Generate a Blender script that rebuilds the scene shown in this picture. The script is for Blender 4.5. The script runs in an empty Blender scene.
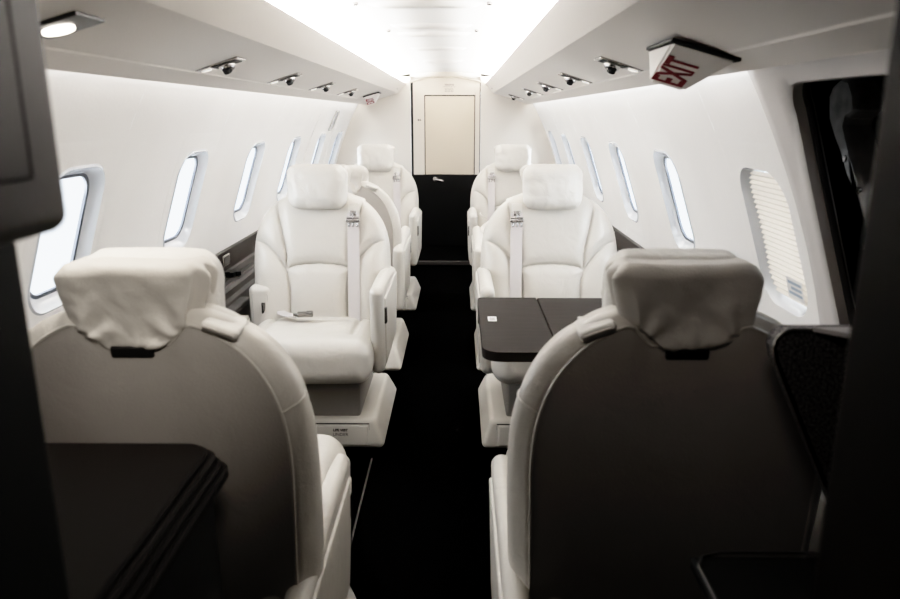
import bpy, bmesh, math, random
import numpy as np
from mathutils import Vector, Matrix, noise
random.seed(4)
R_ = math.radians
scene = bpy.context.scene
COL = scene.collection

# ------------------------------------------------------------------ materials
def new_mat(name):
    m = bpy.data.materials.new(name); m.use_nodes = True
    nt = m.node_tree
    return m, nt, nt.nodes['Principled BSDF']

def pbr(name, col, rough=0.5, metal=0.0, spec=0.5, bump=0.0, bscale=200.0, var=0.0, vscale=4.0, stretch=None,
        wrinkle=0.0, wscale=18.0, emit=None, estr=0.0, coat=0.0):
    m, nt, b = new_mat(name)
    b.inputs['Base Color'].default_value = (*col, 1)
    b.inputs['Roughness'].default_value = rough
    b.inputs['Metallic'].default_value = metal
    b.inputs['Specular IOR Level'].default_value = spec
    b.inputs['Coat Weight'].default_value = coat
    if emit:
        b.inputs['Emission Color'].default_value = (*emit, 1); b.inputs['Emission Strength'].default_value = estr
    tc = nt.nodes.new('ShaderNodeTexCoord')
    src = tc.outputs['Object']
    if stretch:
        mp = nt.nodes.new('ShaderNodeMapping'); mp.inputs['Scale'].default_value = stretch
        nt.links.new(src, mp.inputs['Vector']); src = mp.outputs['Vector']
    if var > 0:
        n = nt.nodes.new('ShaderNodeTexNoise'); n.inputs['Scale'].default_value = vscale; n.inputs['Detail'].default_value = 5
        nt.links.new(src, n.inputs['Vector'])
        r = nt.nodes.new('ShaderNodeValToRGB')
        r.color_ramp.elements[0].position = 0.3; r.color_ramp.elements[1].position = 0.7
        r.color_ramp.elements[0].color = (*[c * (1 - var) for c in col], 1)
        r.color_ramp.elements[1].color = (*[min(1, c * (1 + var)) for c in col], 1)
        nt.links.new(n.outputs['Fac'], r.inputs['Fac']); nt.links.new(r.outputs['Color'], b.inputs['Base Color'])
    last = None
    if bump > 0:
        n2 = nt.nodes.new('ShaderNodeTexNoise'); n2.inputs['Scale'].default_value = bscale; n2.inputs['Detail'].default_value = 3
        nt.links.new(src, n2.inputs['Vector'])
        bp = nt.nodes.new('ShaderNodeBump'); bp.inputs['Strength'].default_value = bump; bp.inputs['Distance'].default_value = 0.002
        nt.links.new(n2.outputs['Fac'], bp.inputs['Height']); last = bp
    if wrinkle > 0:
        n3 = nt.nodes.new('ShaderNodeTexNoise'); n3.inputs['Scale'].default_value = wscale; n3.inputs['Detail'].default_value = 2
        n3.inputs['Distortion'].default_value = 1.2
        nt.links.new(src, n3.inputs['Vector'])
        b3 = nt.nodes.new('ShaderNodeBump'); b3.inputs['Strength'].default_value = wrinkle; b3.inputs['Distance'].default_value = 0.012
        nt.links.new(n3.outputs['Fac'], b3.inputs['Height'])
        if last: nt.links.new(last.outputs['Normal'], b3.inputs['Normal'])
        last = b3
    if last: nt.links.new(last.outputs['Normal'], b.inputs['Normal'])
    return m

M = {}
M['leather'] = pbr('cream_leather', (0.60, 0.565, 0.515), 0.36, bump=0.25, bscale=260, wrinkle=0.28, wscale=12, var=0.03)
M['leather_soft'] = pbr('soft_cream_leather', (0.68, 0.65, 0.605), 0.44, bump=0.25, bscale=260, wrinkle=0.42, wscale=16, var=0.03)
M['leather_back'] = pbr('taupe_leather', (0.42, 0.39, 0.36), 0.5, bump=0.3, bscale=260, wrinkle=0.18, wscale=9, var=0.05)
M['leather_cover'] = pbr('draped_leather', (0.56, 0.525, 0.48), 0.5, bump=0.3, bscale=260, wrinkle=0.28, wscale=13, var=0.04)
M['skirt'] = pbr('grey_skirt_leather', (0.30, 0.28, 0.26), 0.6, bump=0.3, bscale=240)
M['plastic'] = pbr('cream_plastic', (0.66, 0.62, 0.56), 0.5, bump=0.1, bscale=400)
M['dark_gap'] = pbr('dark_gap', (0.012, 0.011, 0.011), 0.8)
M['strap'] = pbr('belt_webbing', (0.60, 0.56, 0.55), 0.7, bump=0.5, bscale=500)
M['chrome'] = pbr('chrome', (0.42, 0.40, 0.39), 0.25, metal=1.0)
M['dark_chrome'] = pbr('dark_chrome', (0.22, 0.21, 0.20), 0.25, metal=1.0)
M['wall'] = pbr('wall_lining', (0.83, 0.812, 0.792), 0.85, spec=0.1, bump=0.25, bscale=90, var=0.02)
M['ceil'] = pbr('ceiling_lining', (0.88, 0.86, 0.83), 0.7, bump=0.06, bscale=90)
M['valance'] = pbr('valance_leather', (0.68, 0.64, 0.60), 0.55, bump=0.2, bscale=220)
M['reveal'] = pbr('window_reveal', (0.66, 0.68, 0.71), 0.15, coat=0.4)
M['seal'] = pbr('window_seal', (0.06, 0.07, 0.09), 0.4)
M['wood'] = pbr('dark_wood', (0.022, 0.017, 0.015), 0.5, spec=0.25, var=0.25, vscale=9, stretch=(6, 0.6, 6), bump=0.1, bscale=60)
M['wood_gloss'] = pbr('dark_table_wood', (0.022, 0.018, 0.016), 0.65, spec=0.08, var=0.22, vscale=22, stretch=(0.5, 6, 1))
M['ledge'] = pbr('ledge_panel', (0.052, 0.046, 0.043), 0.55, spec=0.3, bump=0.15, bscale=180)
M['floor'] = pbr('black_carpet', (0.002, 0.002, 0.002), 0.95, spec=0.0, bump=0.7, bscale=400)
M['black'] = pbr('black_lacquer', (0.004, 0.004, 0.004), 0.35, spec=0.2)
M['galley'] = pbr('dark_galley', (0.030, 0.027, 0.026), 0.55, bump=0.1, bscale=120, spec=0.3)
M['galley_dark'] = pbr('dark_counter', (0.010, 0.0082, 0.0072), 0.6, spec=0.06)
M['galley_black'] = pbr('black_galley', (0.006, 0.006, 0.006), 0.6, spec=0.15)  # one even near-black base colour: front wall, door recess, pillar, tray
M['door'] = pbr('door_cream', (0.56, 0.485, 0.39), 0.38, var=0.02, vscale=2)
M['door_frame'] = pbr('door_frame_cream', (0.62, 0.56, 0.49), 0.4)
M['bulk'] = pbr('bulkhead_cream', (0.68, 0.635, 0.58), 0.7, bump=0.2, bscale=90)
M['surround'] = pbr('door_surround', (0.44, 0.42, 0.41), 0.5, bump=0.1, bscale=150)
M['strut'] = pbr('door_strut', (0.40, 0.39, 0.38), 0.3, spec=0.6, var=0.25, vscale=30)
M['rail'] = pbr('rail_metal', (0.10, 0.10, 0.10), 0.4, metal=0.6)
M['sign_white'] = pbr('exit_sign_white', (0.80, 0.77, 0.74), 0.35)
M['red'] = pbr('exit_red', (0.20, 0.022, 0.032), 0.5)
M['ink'] = pbr('placard_ink', (0.06, 0.055, 0.05), 0.6)
M['grey_ink'] = pbr('placard_grey_ink', (0.30, 0.27, 0.25), 0.6)
M['sticker'] = pbr('white_sticker', (0.82, 0.80, 0.78), 0.5)
M['blue_ink'] = pbr('blue_ink', (0.35, 0.43, 0.52), 0.5)
M['lamp_on'] = pbr('lamp_glow', (1, 0.95, 0.85), 0.4, emit=(1.0, 0.9, 0.78), estr=7.0)
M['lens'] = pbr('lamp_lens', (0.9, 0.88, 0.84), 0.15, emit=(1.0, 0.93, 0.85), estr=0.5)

def speckle():
    m, nt, b = new_mat('speckled_black_leather')
    b.inputs['Roughness'].default_value = 0.5
    tc = nt.nodes.new('ShaderNodeTexCoord'); v = nt.nodes.new('ShaderNodeTexNoise')
    v.inputs['Scale'].default_value = 320; v.inputs['Detail'].default_value = 4
    nt.links.new(tc.outputs['Object'], v.inputs['Vector'])
    r = nt.nodes.new('ShaderNodeValToRGB')
    r.color_ramp.elements[0].position = 0.42; r.color_ramp.elements[0].color = (0.006, 0.006, 0.008, 1)
    r.color_ramp.elements[1].position = 0.72; r.color_ramp.elements[1].color = (0.34, 0.31, 0.30, 1)
    nt.links.new(v.outputs['Fac'], r.inputs['Fac']); nt.links.new(r.outputs['Color'], b.inputs['Base Color'])
    bp = nt.nodes.new('ShaderNodeBump'); bp.inputs['Strength'].default_value = 0.9; bp.inputs['Distance'].default_value = 0.003
    nt.links.new(v.outputs['Fac'], bp.inputs['Height']); nt.links.new(bp.outputs['Normal'], b.inputs['Normal'])
    return m
M['speckle'] = speckle()

def glass():
    m = bpy.data.materials.new('window_glass'); m.use_nodes = True; nt = m.node_tree; nt.nodes.clear()
    o = nt.nodes.new('ShaderNodeOutputMaterial'); mx = nt.nodes.new('ShaderNodeMixShader')
    t = nt.nodes.new('ShaderNodeBsdfTransparent'); t.inputs['Color'].default_value = (0.93, 0.96, 1.0, 1)
    g = nt.nodes.new('ShaderNodeBsdfGlossy'); g.inputs['Roughness'].default_value = 0.05
    mx.inputs['Fac'].default_value = .05
    nt.links.new(t.outputs['BSDF'], mx.inputs[1]); nt.links.new(g.outputs['BSDF'], mx.inputs[2])
    nt.links.new(mx.outputs['Shader'], o.inputs['Surface'])
    return m
M['glass'] = glass()

def pleat():
    m, nt, b = new_mat('pleated_shade')
    b.inputs['Base Color'].default_value = (0.72, 0.66, 0.58, 1); b.inputs['Roughness'].default_value = 0.8
    tr = nt.nodes.new('ShaderNodeBsdfTranslucent'); tr.inputs['Color'].default_value = (0.85, 0.78, 0.68, 1)
    mx = nt.nodes.new('ShaderNodeMixShader'); mx.inputs['Fac'].default_value = 0.15
    out = nt.nodes['Material Output']
    nt.links.new(b.outputs['BSDF'], mx.inputs[1]); nt.links.new(tr.outputs['BSDF'], mx.inputs[2]); nt.links.new(mx.outputs['Shader'], out.inputs['Surface'])
    return m
M['pleat'] = pleat()

# ------------------------------------------------------------------ builders
class MB:
    """collects verts and faces for one mesh"""
    def __init__(self): self.v = []; self.f = []
    def add(self, vs, fs):
        o = len(self.v); self.v += [tuple(p) for p in vs]; self.f += [tuple(i + o for i in f) for f in fs]; return self
    def merge(self, other, mat=None):
        vs = [tuple(mat @ Vector(p)) for p in other.v] if mat is not None else other.v
        return self.add(vs, other.f)
    def map(self, fn): self.v = [tuple(fn(*p)) for p in self.v]; return self
    def move(self, x=0, y=0, z=0): return self.map(lambda a, b, c: (a + x, b + y, c + z))
    def rot(self, ax, deg):
        m = Matrix.Rotation(R_(deg), 3, ax); self.v = [tuple(m @ Vector(p)) for p in self.v]; return self
    def build(self, name, mat, parent=None, sharp=40, smooth=True, recalc=True):
        me = bpy.data.meshes.new(name)
        bm = bmesh.new()
        vs = [bm.verts.new(p) for p in self.v]
        for f in self.f:
            try: bm.faces.new([vs[i] for i in f])
            except ValueError: pass
        bmesh.ops.remove_doubles(bm, verts=bm.verts, dist=1e-6)
        if recalc: bmesh.ops.recalc_face_normals(bm, faces=bm.faces)
        bm.to_mesh(me); bm.free()
        if smooth:
            me.polygons.foreach_set('use_smooth', [True] * len(me.polygons))
            me.set_sharp_from_angle(angle=R_(sharp))
        if mat is not None: me.materials.append(mat)
        o = bpy.data.objects.new(name, me); COL.objects.link(o)
        if parent: o.parent = parent
        return o

def grid(nu, nv, fn, closed_u=False):
    """fn(i/nu, j/nv) -> xyz"""
    m = MB(); vs = []
    for i in range(nu + 1):
        for j in range(nv + 1): vs.append(fn(i / nu, j / nv))
    fs = []
    for i in range(nu):
        for j in range(nv):
            a = i * (nv + 1) + j; fs.append((a, a + nv + 1, a + nv + 2, a + 1))
    return m.add(vs, fs)

def rbox(sx, sy, sz, r, k=4, n=1):
    """box with rounded edges, centred; k rings in the round, n cells along the flats"""
    r = min(r, sx / 2 - 1e-5, sy / 2 - 1e-5, sz / 2 - 1e-5)
    def axis(h):
        c = h - r; out = []
        for i in range(k): out.append(-h + r - r * math.tan(R_(45) * (1 - i / k)) if True else 0)
        for i in range(n + 1): out.append(-c + 2 * c * i / n)
        for i in range(1, k + 1): out.append(c + r * math.tan(R_(45) * i / k))
        return out
    H = (sx / 2, sy / 2, sz / 2); A = [axis(h) for h in H]; m = MB()
    for ax in range(3):
        u, w = (ax + 1) % 3, (ax + 2) % 3
        for s in (-1, 1):
            vs = []; nu, nw = len(A[u]), len(A[w])
            for a in A[u]:
                for b in A[w]:
                    p = [0, 0, 0]; p[ax] = s * H[ax]; p[u] = a; p[w] = b
                    q = [max(-(H[i] - r), min(H[i] - r, p[i])) for i in range(3)]
                    d = Vector([p[i] - q[i] for i in range(3)]).normalized() * r
                    vs.append((q[0] + d.x, q[1] + d.y, q[2] + d.z))
            fs = [(i * nw + j, (i + 1) * nw + j, (i + 1) * nw + j + 1, i * nw + j + 1) for i in range(nu - 1) for j in range(nw - 1)]
            m.add(vs, fs)
    return m

def box(x0, x1, y0, y1, z0, z1, r=0.0, k=3, n=1):
    if r > 0: return rbox(x1 - x0, y1 - y0, z1 - z0, r, k, n).move((x0 + x1) / 2, (y0 + y1) / 2, (z0 + z1) / 2)
    vs = [(x, y, z) for x in (x0, x1) for y in (y0, y1) for z in (z0, z1)]
    return MB().add(vs, [(0, 1, 3, 2), (4, 6, 7, 5), (0, 4, 5, 1), (2, 3, 7, 6), (0, 2, 6, 4), (1, 5, 7, 3)])

def tube(pts, r, n=8, closed=False):
    m = MB(); P = [Vector(p) for p in pts]; N = len(P); vs = []; up = None
    for i in range(N):
        a = P[(i - 1) % N] if (closed or i > 0) else P[i]; b = P[(i + 1) % N] if (closed or i < N - 1) else P[i]
        t = (b - a).normalized()
        if up is None:
            up = Vector((0, 0, 1)) if abs(t.z) < 0.9 else Vector((0, 1, 0))
        s = t.cross(up).normalized(); up = s.cross(t).normalized()
        for k in range(n):
            c = 2 * math.pi * k / n; vs.append(P[i] + (s * math.cos(c) + up * math.sin(c)) * r)
    fs = []
    for i in range(N if closed else N - 1):
        for k in range(n):
            j = (i + 1) % N; fs.append((i * n + k, i * n + (k + 1) % n, j * n + (k + 1) % n, j * n + k))
    if not closed:
        fs.append(tuple(range(n))); fs.append(tuple((N - 1) * n + k for k in reversed(range(n))))
    return m.add(vs, fs)

def ribbon(pts, wdir, w, th):
    """flat strap along pts; wdir = width direction"""
    m = MB(); P = [Vector(p) for p in pts]; vs = []; N = len(P); wd = Vector(wdir).normalized()
    for i in range(N):
        t = (P[min(i + 1, N - 1)] - P[max(i - 1, 0)]).normalized(); nn = wd.cross(t).normalized()
        for a, b in ((-1, -1), (1, -1), (1, 1), (-1, 1)): vs.append(P[i] + wd * (a * w / 2) + nn * (b * th / 2))
    fs = [(i * 4 + k, i * 4 + (k + 1) % 4, (i + 1) * 4 + (k + 1) % 4, (i + 1) * 4 + k) for i in range(N - 1) for k in range(4)]
    fs += [(0, 1, 2, 3), tuple((N - 1) * 4 + k for k in (3, 2, 1, 0))]
    return m.add(vs, fs)

def cyl(r, h, n=24, r2=None, bev=0.0):
    r2 = r if r2 is None else r2
    prof = [(r, -h / 2), (r2, h / 2)] if bev == 0 else [(r - bev, -h / 2), (r, -h / 2 + bev), (r2, h / 2 - bev), (r2 - bev, h / 2)]
    m = MB(); vs = []
    for (a, z) in prof:
        for k in range(n): vs.append((a * math.cos(2 * math.pi * k / n), a * math.sin(2 * math.pi * k / n), z))
    fs = [(i * n + k, i * n + (k + 1) % n, (i + 1) * n + (k + 1) % n, (i + 1) * n + k) for i in range(len(prof) - 1) for k in range(n)]
    fs += [tuple(reversed(range(n))), tuple((len(prof) - 1) * n + k for k in range(n))]
    return m.add(vs, fs)

def ball(r, nu=20, nv=12):
    return grid(nu, nv, lambda a, b: (r * math.sin(math.pi * b) * math.cos(2 * math.pi * a), r * math.sin(math.pi * b) * math.sin(2 * math.pi * a), r * math.cos(math.pi * b)))

def text_mb(s, size, depth=0.0006, bold=0.0):
    c = bpy.data.curves.new('txt', 'FONT'); c.body = s; c.size = size; c.align_x = 'CENTER'; c.align_y = 'CENTER'; c.extrude = depth; c.offset = bold
    o = bpy.data.objects.new('txt', c); COL.objects.link(o)
    bpy.context.view_layer.update()
    me = bpy.data.meshes.new_from_object(o.evaluated_get(bpy.context.evaluated_depsgraph_get()))
    m = MB(); m.add([tuple(v.co) for v in me.vertices], [tuple(p.vertices) for p in me.polygons])
    bpy.data.objects.remove(o); bpy.data.meshes.remove(me); bpy.data.curves.remove(c)
    return m

def thing(name, label, cat, loc=(0, 0, 0), rz=0.0, group=None):
    o = bpy.data.objects.new(name, None); COL.objects.link(o); o.location = loc; o.rotation_euler = (0, 0, rz)
    o.empty_display_size = 0.05
    o['label'] = label; o['category'] = cat
    if group: o['group'] = group
    return o
def tag(o, label, cat, group=None):
    o['label'] = label; o['category'] = cat
    if group: o['group'] = group
    return o
def struct(o):
    o['kind'] = 'structure'; return o
def copy_tree(o, parent=None):
    c = o.copy(); COL.objects.link(c)
    if parent: c.parent = parent
    for ch in list(o.children): copy_tree(ch, c)
    return c
def sstep(a, b, x):
    t = max(0.0, min(1.0, (x - a) / (b - a))); return t * t * (3 - 2 * t)

# ------------------------------------------------------------------ cabin shell
RW, ZC = 0.86, 0.75                 # fuselage lining: circle of radius RW about z = ZC
Y_END = 5.85
def wx(z): q = z - .66; return .915 - .1763 * q - .308 * q * q      # half-width of the lining at height z
def wpt(side, y, a, r=0.0):
    z = ZC + RW * math.sin(a); sl = -.1763 - .616 * (z - .66); L = math.hypot(1, sl)
    return (side * (wx(z) + r / L), y, z - r * sl / L)

def rrect(cy, ca, hy, ha, ry, ra, n):
    """n points round a rounded rectangle in (y, angle)"""
    pts = []
    per = []
    k = n // 4
    for q, (sy, sa) in enumerate(((1, 1), (-1, 1), (-1, -1), (1, -1))):
        for i in range(k):
            t = R_(90) * i / (k - 1) + R_(90) * q
            pts.append((cy + sy * (hy - ry) + ry * math.cos(t), ca + sa * (ha - ra) + ra * math.sin(t)))
    return pts
def rect_pts(y0, y1, a0, a1, n):
    """n points round a rectangle, matched to rrect's order (start +y side going to +a)"""
    k = n // 4; out = []
    cy, ca = (y0 + y1) / 2, (a0 + a1) / 2
    for q in range(4):
        for i in range(k):
            t = i / (k - 1)
            f = min(1, 2 * t); g = max(0, 2 * t - 1)
            if q == 0: p = (y1, ca + (a1 - ca) * f) if t <= .5 else (y1 + (cy - y1) * g, a1)
            elif q == 1: p = (cy + (y0 - cy) * f, a1) if t <= .5 else (y0, a1 + (ca - a1) * g)
            elif q == 2: p = (y0, ca + (a0 - ca) * f) if t <= .5 else (y0 + (cy - y0) * g, a0)
            else: p = (cy + (y1 - cy) * f, a0) if t <= .5 else (y1, a0 + (ca - a0) * g)
            out.append(p)
    return out

WIN_Y = [1.72, 2.50, 3.28, 4.06, 4.84, 5.56]
WIN_Y_R = [1.70] + WIN_Y[1:]
WHY, WHA, WCA = 0.130, 0.202, 0.190         # half width (m), half height (rad), centre angle
A_LO, A_HI = -0.30, 0.74
NP = 48
def build_wall(name, side, y_start, holes, mat, parent=None):
    """lining with rounded holes: holes = [(cy, ca, hy, ha, ry, ra)]"""
    m = MB()
    ys = y_start
    def plain(y0, y1, a0, a1, ny=4, na=12):
        if y1 - y0 < 1e-4 or a1 - a0 < 1e-4: return
        m.merge(grid(ny, na, lambda u, v: wpt(side, y0 + (y1 - y0) * u, a0 + (a1 - a0) * v)))
    for (cy, ca, hy, ha, ry, ra) in holes:
        y0, y1, a0, a1 = cy - hy - 0.05, cy + hy + 0.05, ca - ha - 0.08, ca + ha + 0.08
        a1 = min(a1, A_HI)
        plain(ys, y0, A_LO, A_HI); plain(y0, y1, A_LO, a0); plain(y0, y1, a1, A_HI, 4, 6)
        outer = rect_pts(y0, y1, a0, a1, NP); inner = rrect(cy, ca, hy, ha, ry, ra, NP)
        rings = []
        for t in (-.3, 0, .35, .7, .92, 1.0):
            rings.append([wpt(side, o[0] + (i[0] - o[0]) * t, o[1] + (i[1] - o[1]) * t, .003 if t < 0 else 0) for o, i in zip(outer, inner)])
        vs = [p for r in rings for p in r]
        m.add(vs, [(q * NP + k, q * NP + (k + 1) % NP, (q + 1) * NP + (k + 1) % NP, (q + 1) * NP + k) for q in range(len(rings) - 1) for k in range(NP)])
        ys = y1
    plain(ys, Y_END, A_LO, A_HI)
    return struct(m.build(name, mat, parent))

def ring_mesh(side, cy, ca, secs):
    """loft of rounded-rect rings; secs = [(hy, ha, r_out)]"""
    m = MB(); vs = []
    for (hy, ha, ro) in secs:
        f = min(hy, ha * RW)
        for p in rrect(cy, ca, hy, ha, 0.62 * hy, 0.45 * ha, NP): vs.append(wpt(side, p[0], p[1], ro))
    n = len(secs)
    return m.add(vs, [(q * NP + k, q * NP + (k + 1) % NP, (q + 1) * NP + (k + 1) % NP, (q + 1) * NP + k) for q in range(n - 1) for k in range(NP)])

hole = lambda y: (y, WCA, WHY, WHA, 0.62 * WHY, 0.45 * WHA)
wl = build_wall('wall_left', -1, -0.6, [hole(y) for y in WIN_Y], M['wall'])
wr = build_wall('wall_right', 1, 1.515, [hole(y) for y in WIN_Y_R], M['wall'])

wn = 0
for side in (-1, 1):
    for i, y in enumerate(WIN_Y if side < 0 else WIN_Y_R):
        wn += 1
        root = thing('window_%d' % wn, '', 'window', (0, 0, 0)); root['kind'] = 'structure'
        del root['label']; del root['category']
        shade = side == 1 and i == 0
        if shade:
            ring_mesh(side, y, WCA, [(WHY, WHA, 0.0), (WHY - .004, WHA - .006, 0.006), (WHY - .014, WHA - .02, .03), (WHY - .016, WHA - .022, .05)]).build('window_frame', M['reveal'], root)
        else:
            ring_mesh(side, y, WCA, [(WHY + .006, WHA + .008, -0.001), (WHY + .002, WHA + .002, -.004), (WHY - .003, WHA - .005, 0.003), (WHY - .012, WHA - .018, .015), (WHY - .022, WHA - .03, .022)]).build('window_frame', M['reveal'], root)
            ring_mesh(side, y, WCA, [(WHY - .021, WHA - .029, .0205), (WHY - .029, WHA - .039, .0215), (WHY - .029, WHA - .039, .028)]).build('window_seal', M['seal'], root)
        def pane_fn(u, v, y=y, side=side, shade=shade):
            return wpt(side, y + (u - .5) * 2 * (WHY - .014), WCA + (v - .5) * 2 * (WHA - .02), .052 if shade else .027)
        grid(4, 10, pane_fn).build('window_pane', M['glass'], root)
        if shade:
            npl = 24
            def sh(u, v, y=y, side=side):
                f = abs(((v * npl) % 1) * 2 - 1)
                ww = WHY - .004
                return wpt(side, y + (u - .5) * 2 * ww, WCA + (v - .5) * 2 * (WHA - .022), 0.017 + .0055 * f)
            s_ = grid(2, npl * 2, sh).build('pleated_shade', M['pleat'], root, sharp=5)
            lab = grid(1, 1, lambda u, v: wpt(1, y - .075 + .085 * u, WCA - WHA + .035 + .06 * v, 0.0145)).build('shade_label', M['sticker'], root)
            mk = MB()
            for rr in range(3):
                mk.merge(grid(1, 1, lambda u, v, rr=rr: wpt(1, y - .068 + (.07 if rr != 1 else .055) * u, WCA - WHA + .047 + .015 * rr + .008 * v, 0.0138)))
            mk.build('label_print', M['blue_ink'], root)

# --- floor, ceiling
struct(grid(8, 20, lambda u, v: (-1.0 + 2.0 * u, -0.6 + (Y_END + 0.7) * v, 0)).build('floor', M['floor']))
def ceil_pt(x, y): return (x, y, 1.525 - 0.045 * (x / 0.5) ** 2 - 0.02 * (abs(x) / .5) ** 4)
struct(grid(24, 20, lambda u, v: ceil_pt(-.67 + 1.34 * u, .9 + (Y_END - .9) * v)).build('ceiling', M['ceil']))
struct(grid(4, 4, lambda u, v: (-.9 + 1.8 * u, -.6 + 1.55 * v, 1.56)).build('ceiling', M['galley']))
# shallow moulded bows across the ceiling
for (y, hw, w) in ((2.28, .17, .05), (2.82, .15, .05), (3.08, .155, .03), (3.75, .14, .05), (4.6, .13, .05)):
    def bow(u, v, y=y, hw=hw, w=w):
        x = (u - .5) * 2 * hw; c = ceil_pt(x, y + (v - .5) * w)
        e = (1 - (abs(u - .5) * 2) ** 6) * math.sin(math.pi * v)
        return (c[0], c[1], c[2] - .018 * e - .0003)
    t = grid(24, 8, bow).build('trim_%d' % (1 + sum(o.name.startswith('trim_') for o in bpy.data.objects)), M['ceil']); struct(t)
# small round ceiling fixtures at the ends of the bows
for k, (x, y, lab) in enumerate(((-.20, 2.24, 'small chrome ceiling stud at the left end of the nearest bow'), (.19, 2.24, 'small chrome ceiling stud at the right end of the nearest bow'),
                 (-.17, 2.95, 'small chrome ceiling stud at the left end of the middle bows'), (.17, 2.95, 'small chrome ceiling stud at the right end of the middle bows'))):
    c = ceil_pt(x, y)
    o = cyl(.008, .010, 14, bev=.002).build('ceiling_stud', M['chrome']); o.location = (c[0], c[1], c[2] - .004); tag(o, lab, 'stud', 'small studs on the ceiling')

# --- valances with the cove
def valance(side):
    prof = [(.56, 1.405), (.40, 1.405), (.335, 1.437), (.322, 1.443), (.312, 1.438), (.318, 1.428), (.345, 1.392), (.369, 1.3655),
            (.42, 1.351), (.50, 1.328), (.565, 1.307), (.568, 1.3035), (.605, 1.2925), (.625, 1.283), (.634, 1.279), (.640, 1.283), (.637, 1.294), (.615, 1.325), (.60, 1.36)]
    m = MB(); ny = 24
    m.merge(grid(ny, len(prof) - 1, lambda u, v: (side * prof[round(v * (len(prof) - 1))][0], .55 + (Y_END - .55) * u, prof[round(v * (len(prof) - 1))][1])))
    return m
for nme, s in (('trim_6', -1), ('trim_7', 1)):
    struct(valance(s).build(nme, M['valance'], sharp=24))
# closing skins so no sky leaks in behind the cove and below the lining
for nme, s in (('trim_8', -1), ('trim_9', 1)):
    struct(grid(1, 6, lambda u, v: (s * (.652 + .01 * v), -.6 + (Y_END + .6) * u, 1.325 + .28 * v)).build(nme, M['wall']))

# --- rear bulkhead with the door
def bulk():
    m = MB(); n = 40
    # left and right wings and header around the door opening
    def half(side):
        pts = []
        for k in range(n + 1):
            a = A_LO + (1.15 - A_LO) * k / n
            p = wpt(side, 0, a); pts.append((p[0], p[2]))
        return pts
    for side in (-1, 1):
        pts = half(side); xin = DX0 if side < 0 else DX1
        vs = []
        for (x, z) in pts: vs += [(x, Y_END, z), (xin, Y_END, z)]
        m.add(vs, [(2 * k, 2 * k + 1, 2 * k + 3, 2 * k + 2) for k in range(len(pts) - 1)])
        m.merge(box(min(xin, side * .62), max(xin, side * .62), Y_END, Y_END + .01, 0, .25))
    m.merge(box(-.62, .62, Y_END, Y_END + .01, 1.49, 1.62)); m.merge(box(-.30, .30, Y_END + .044, Y_END + .05, 1.38, 1.62))
    return m
DX0, DX1 = -.275, .275
struct(bulk().build('wall_rear', M['bulk'], sharp=10))
door = thing('door_1', '', '', (0, Y_END, 0)); del door['label']; del door['category']; door['kind'] = 'structure'
def arch(x): return 1.482 - .040 * (x / .275) ** 2
def door_plate(x0, x1, z0, y, mat, name, parent, zt=None, th=.012):
    m = MB(); n = 16; vs = []
    for k in range(n + 1):
        x = x0 + (x1 - x0) * k / n
        for yy in (y, y + th):
            vs += [(x, yy, z0), (x, yy, arch(x) if zt is None else zt)]
    fs = []
    for k in range(n):
        a = 4 * k; b = a + 4
        fs += [(a, b, b + 1, a + 1), (a + 1, b + 1, b + 3, a + 3), (a + 2, a + 3, b + 3, b + 2), (a, a + 2, b + 2, b)]
    fs += [(0, 1, 3, 2), (4 * n, 4 * n + 2, 4 * n + 3, 4 * n + 1)]
    return m.add(vs, fs).build(name, mat, parent, sharp=20)
dz = .737
door_plate(-.275, .275, -.01, .03, M['black'], 'recess', door)
door_plate(-.255, -.167, dz, .0, M['door_frame'], 'door_frame', door)
door_plate(.233, .268, dz, .0, M['door_frame'], 'door_frame', door)
door_plate(-.1665, .2325, 1.352, .0, M['door_frame'], 'door_header', door)
box(-.161, .227, .004, .02, dz, 1.344, .003).build('door_panel', M['door'], door)
box(-.255, .268, .003, .02, .16, dz - .003, .002).build('lower_panel', M['black'], door)
tube([(x, -.004, arch(x) + .006) for x in [-.275 + .55 * k / 20 for k in range(21)]], .007, 8).build('door_head_trim', M['door_frame'], door)
box(-.26, .27, -.02, .02, .0, .030, .003).build('threshold', M['ledge'], door)
h = cyl(.018, .012, 20, bev=.003).rot('X', 90).move(-.085, -.006, .700)
h.merge(tube([(-.085, -.012, .700), (-.085, -.035, .700), (-.06, -.04, .698), (-.02, -.036, .687)], .0075, 10))
h.build('door_handle', M['chrome'], door)
g = box(-.219, -.209, -.002, .002, 1.155, 1.168, .001); g.merge(box(-.204, -.196, -.002, .002, 1.155, 1.168, .001))
g.build('door_marking', M['ink'], door)
# unreadably small print on the header: rows of marks
mk = MB()
for (xa, xb, z, hh) in ((-.005, .065, 1.428, .013), (-.02, .08, 1.413, .004)):
    x = xa; kk = 0
    while x < xb:
        w_ = .008 + .004 * (kk % 2); mk.merge(box(x, min(x + w_, xb), -.0012, 0, z - hh / 2, z + hh / 2)); x += w_ + .0022; kk += 1
mk.build('header_print', M['grey_ink'], door)
mk = MB()
for r in range(3):
    x = -.005
    for kk in range(6): mk.merge(box(x, x + .0075, -.0012, 0, 1.375 + .010 * r, 1.3815 + .010 * r)); x += .0115
mk.build('header_print', M['grey_ink'], door)

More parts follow.
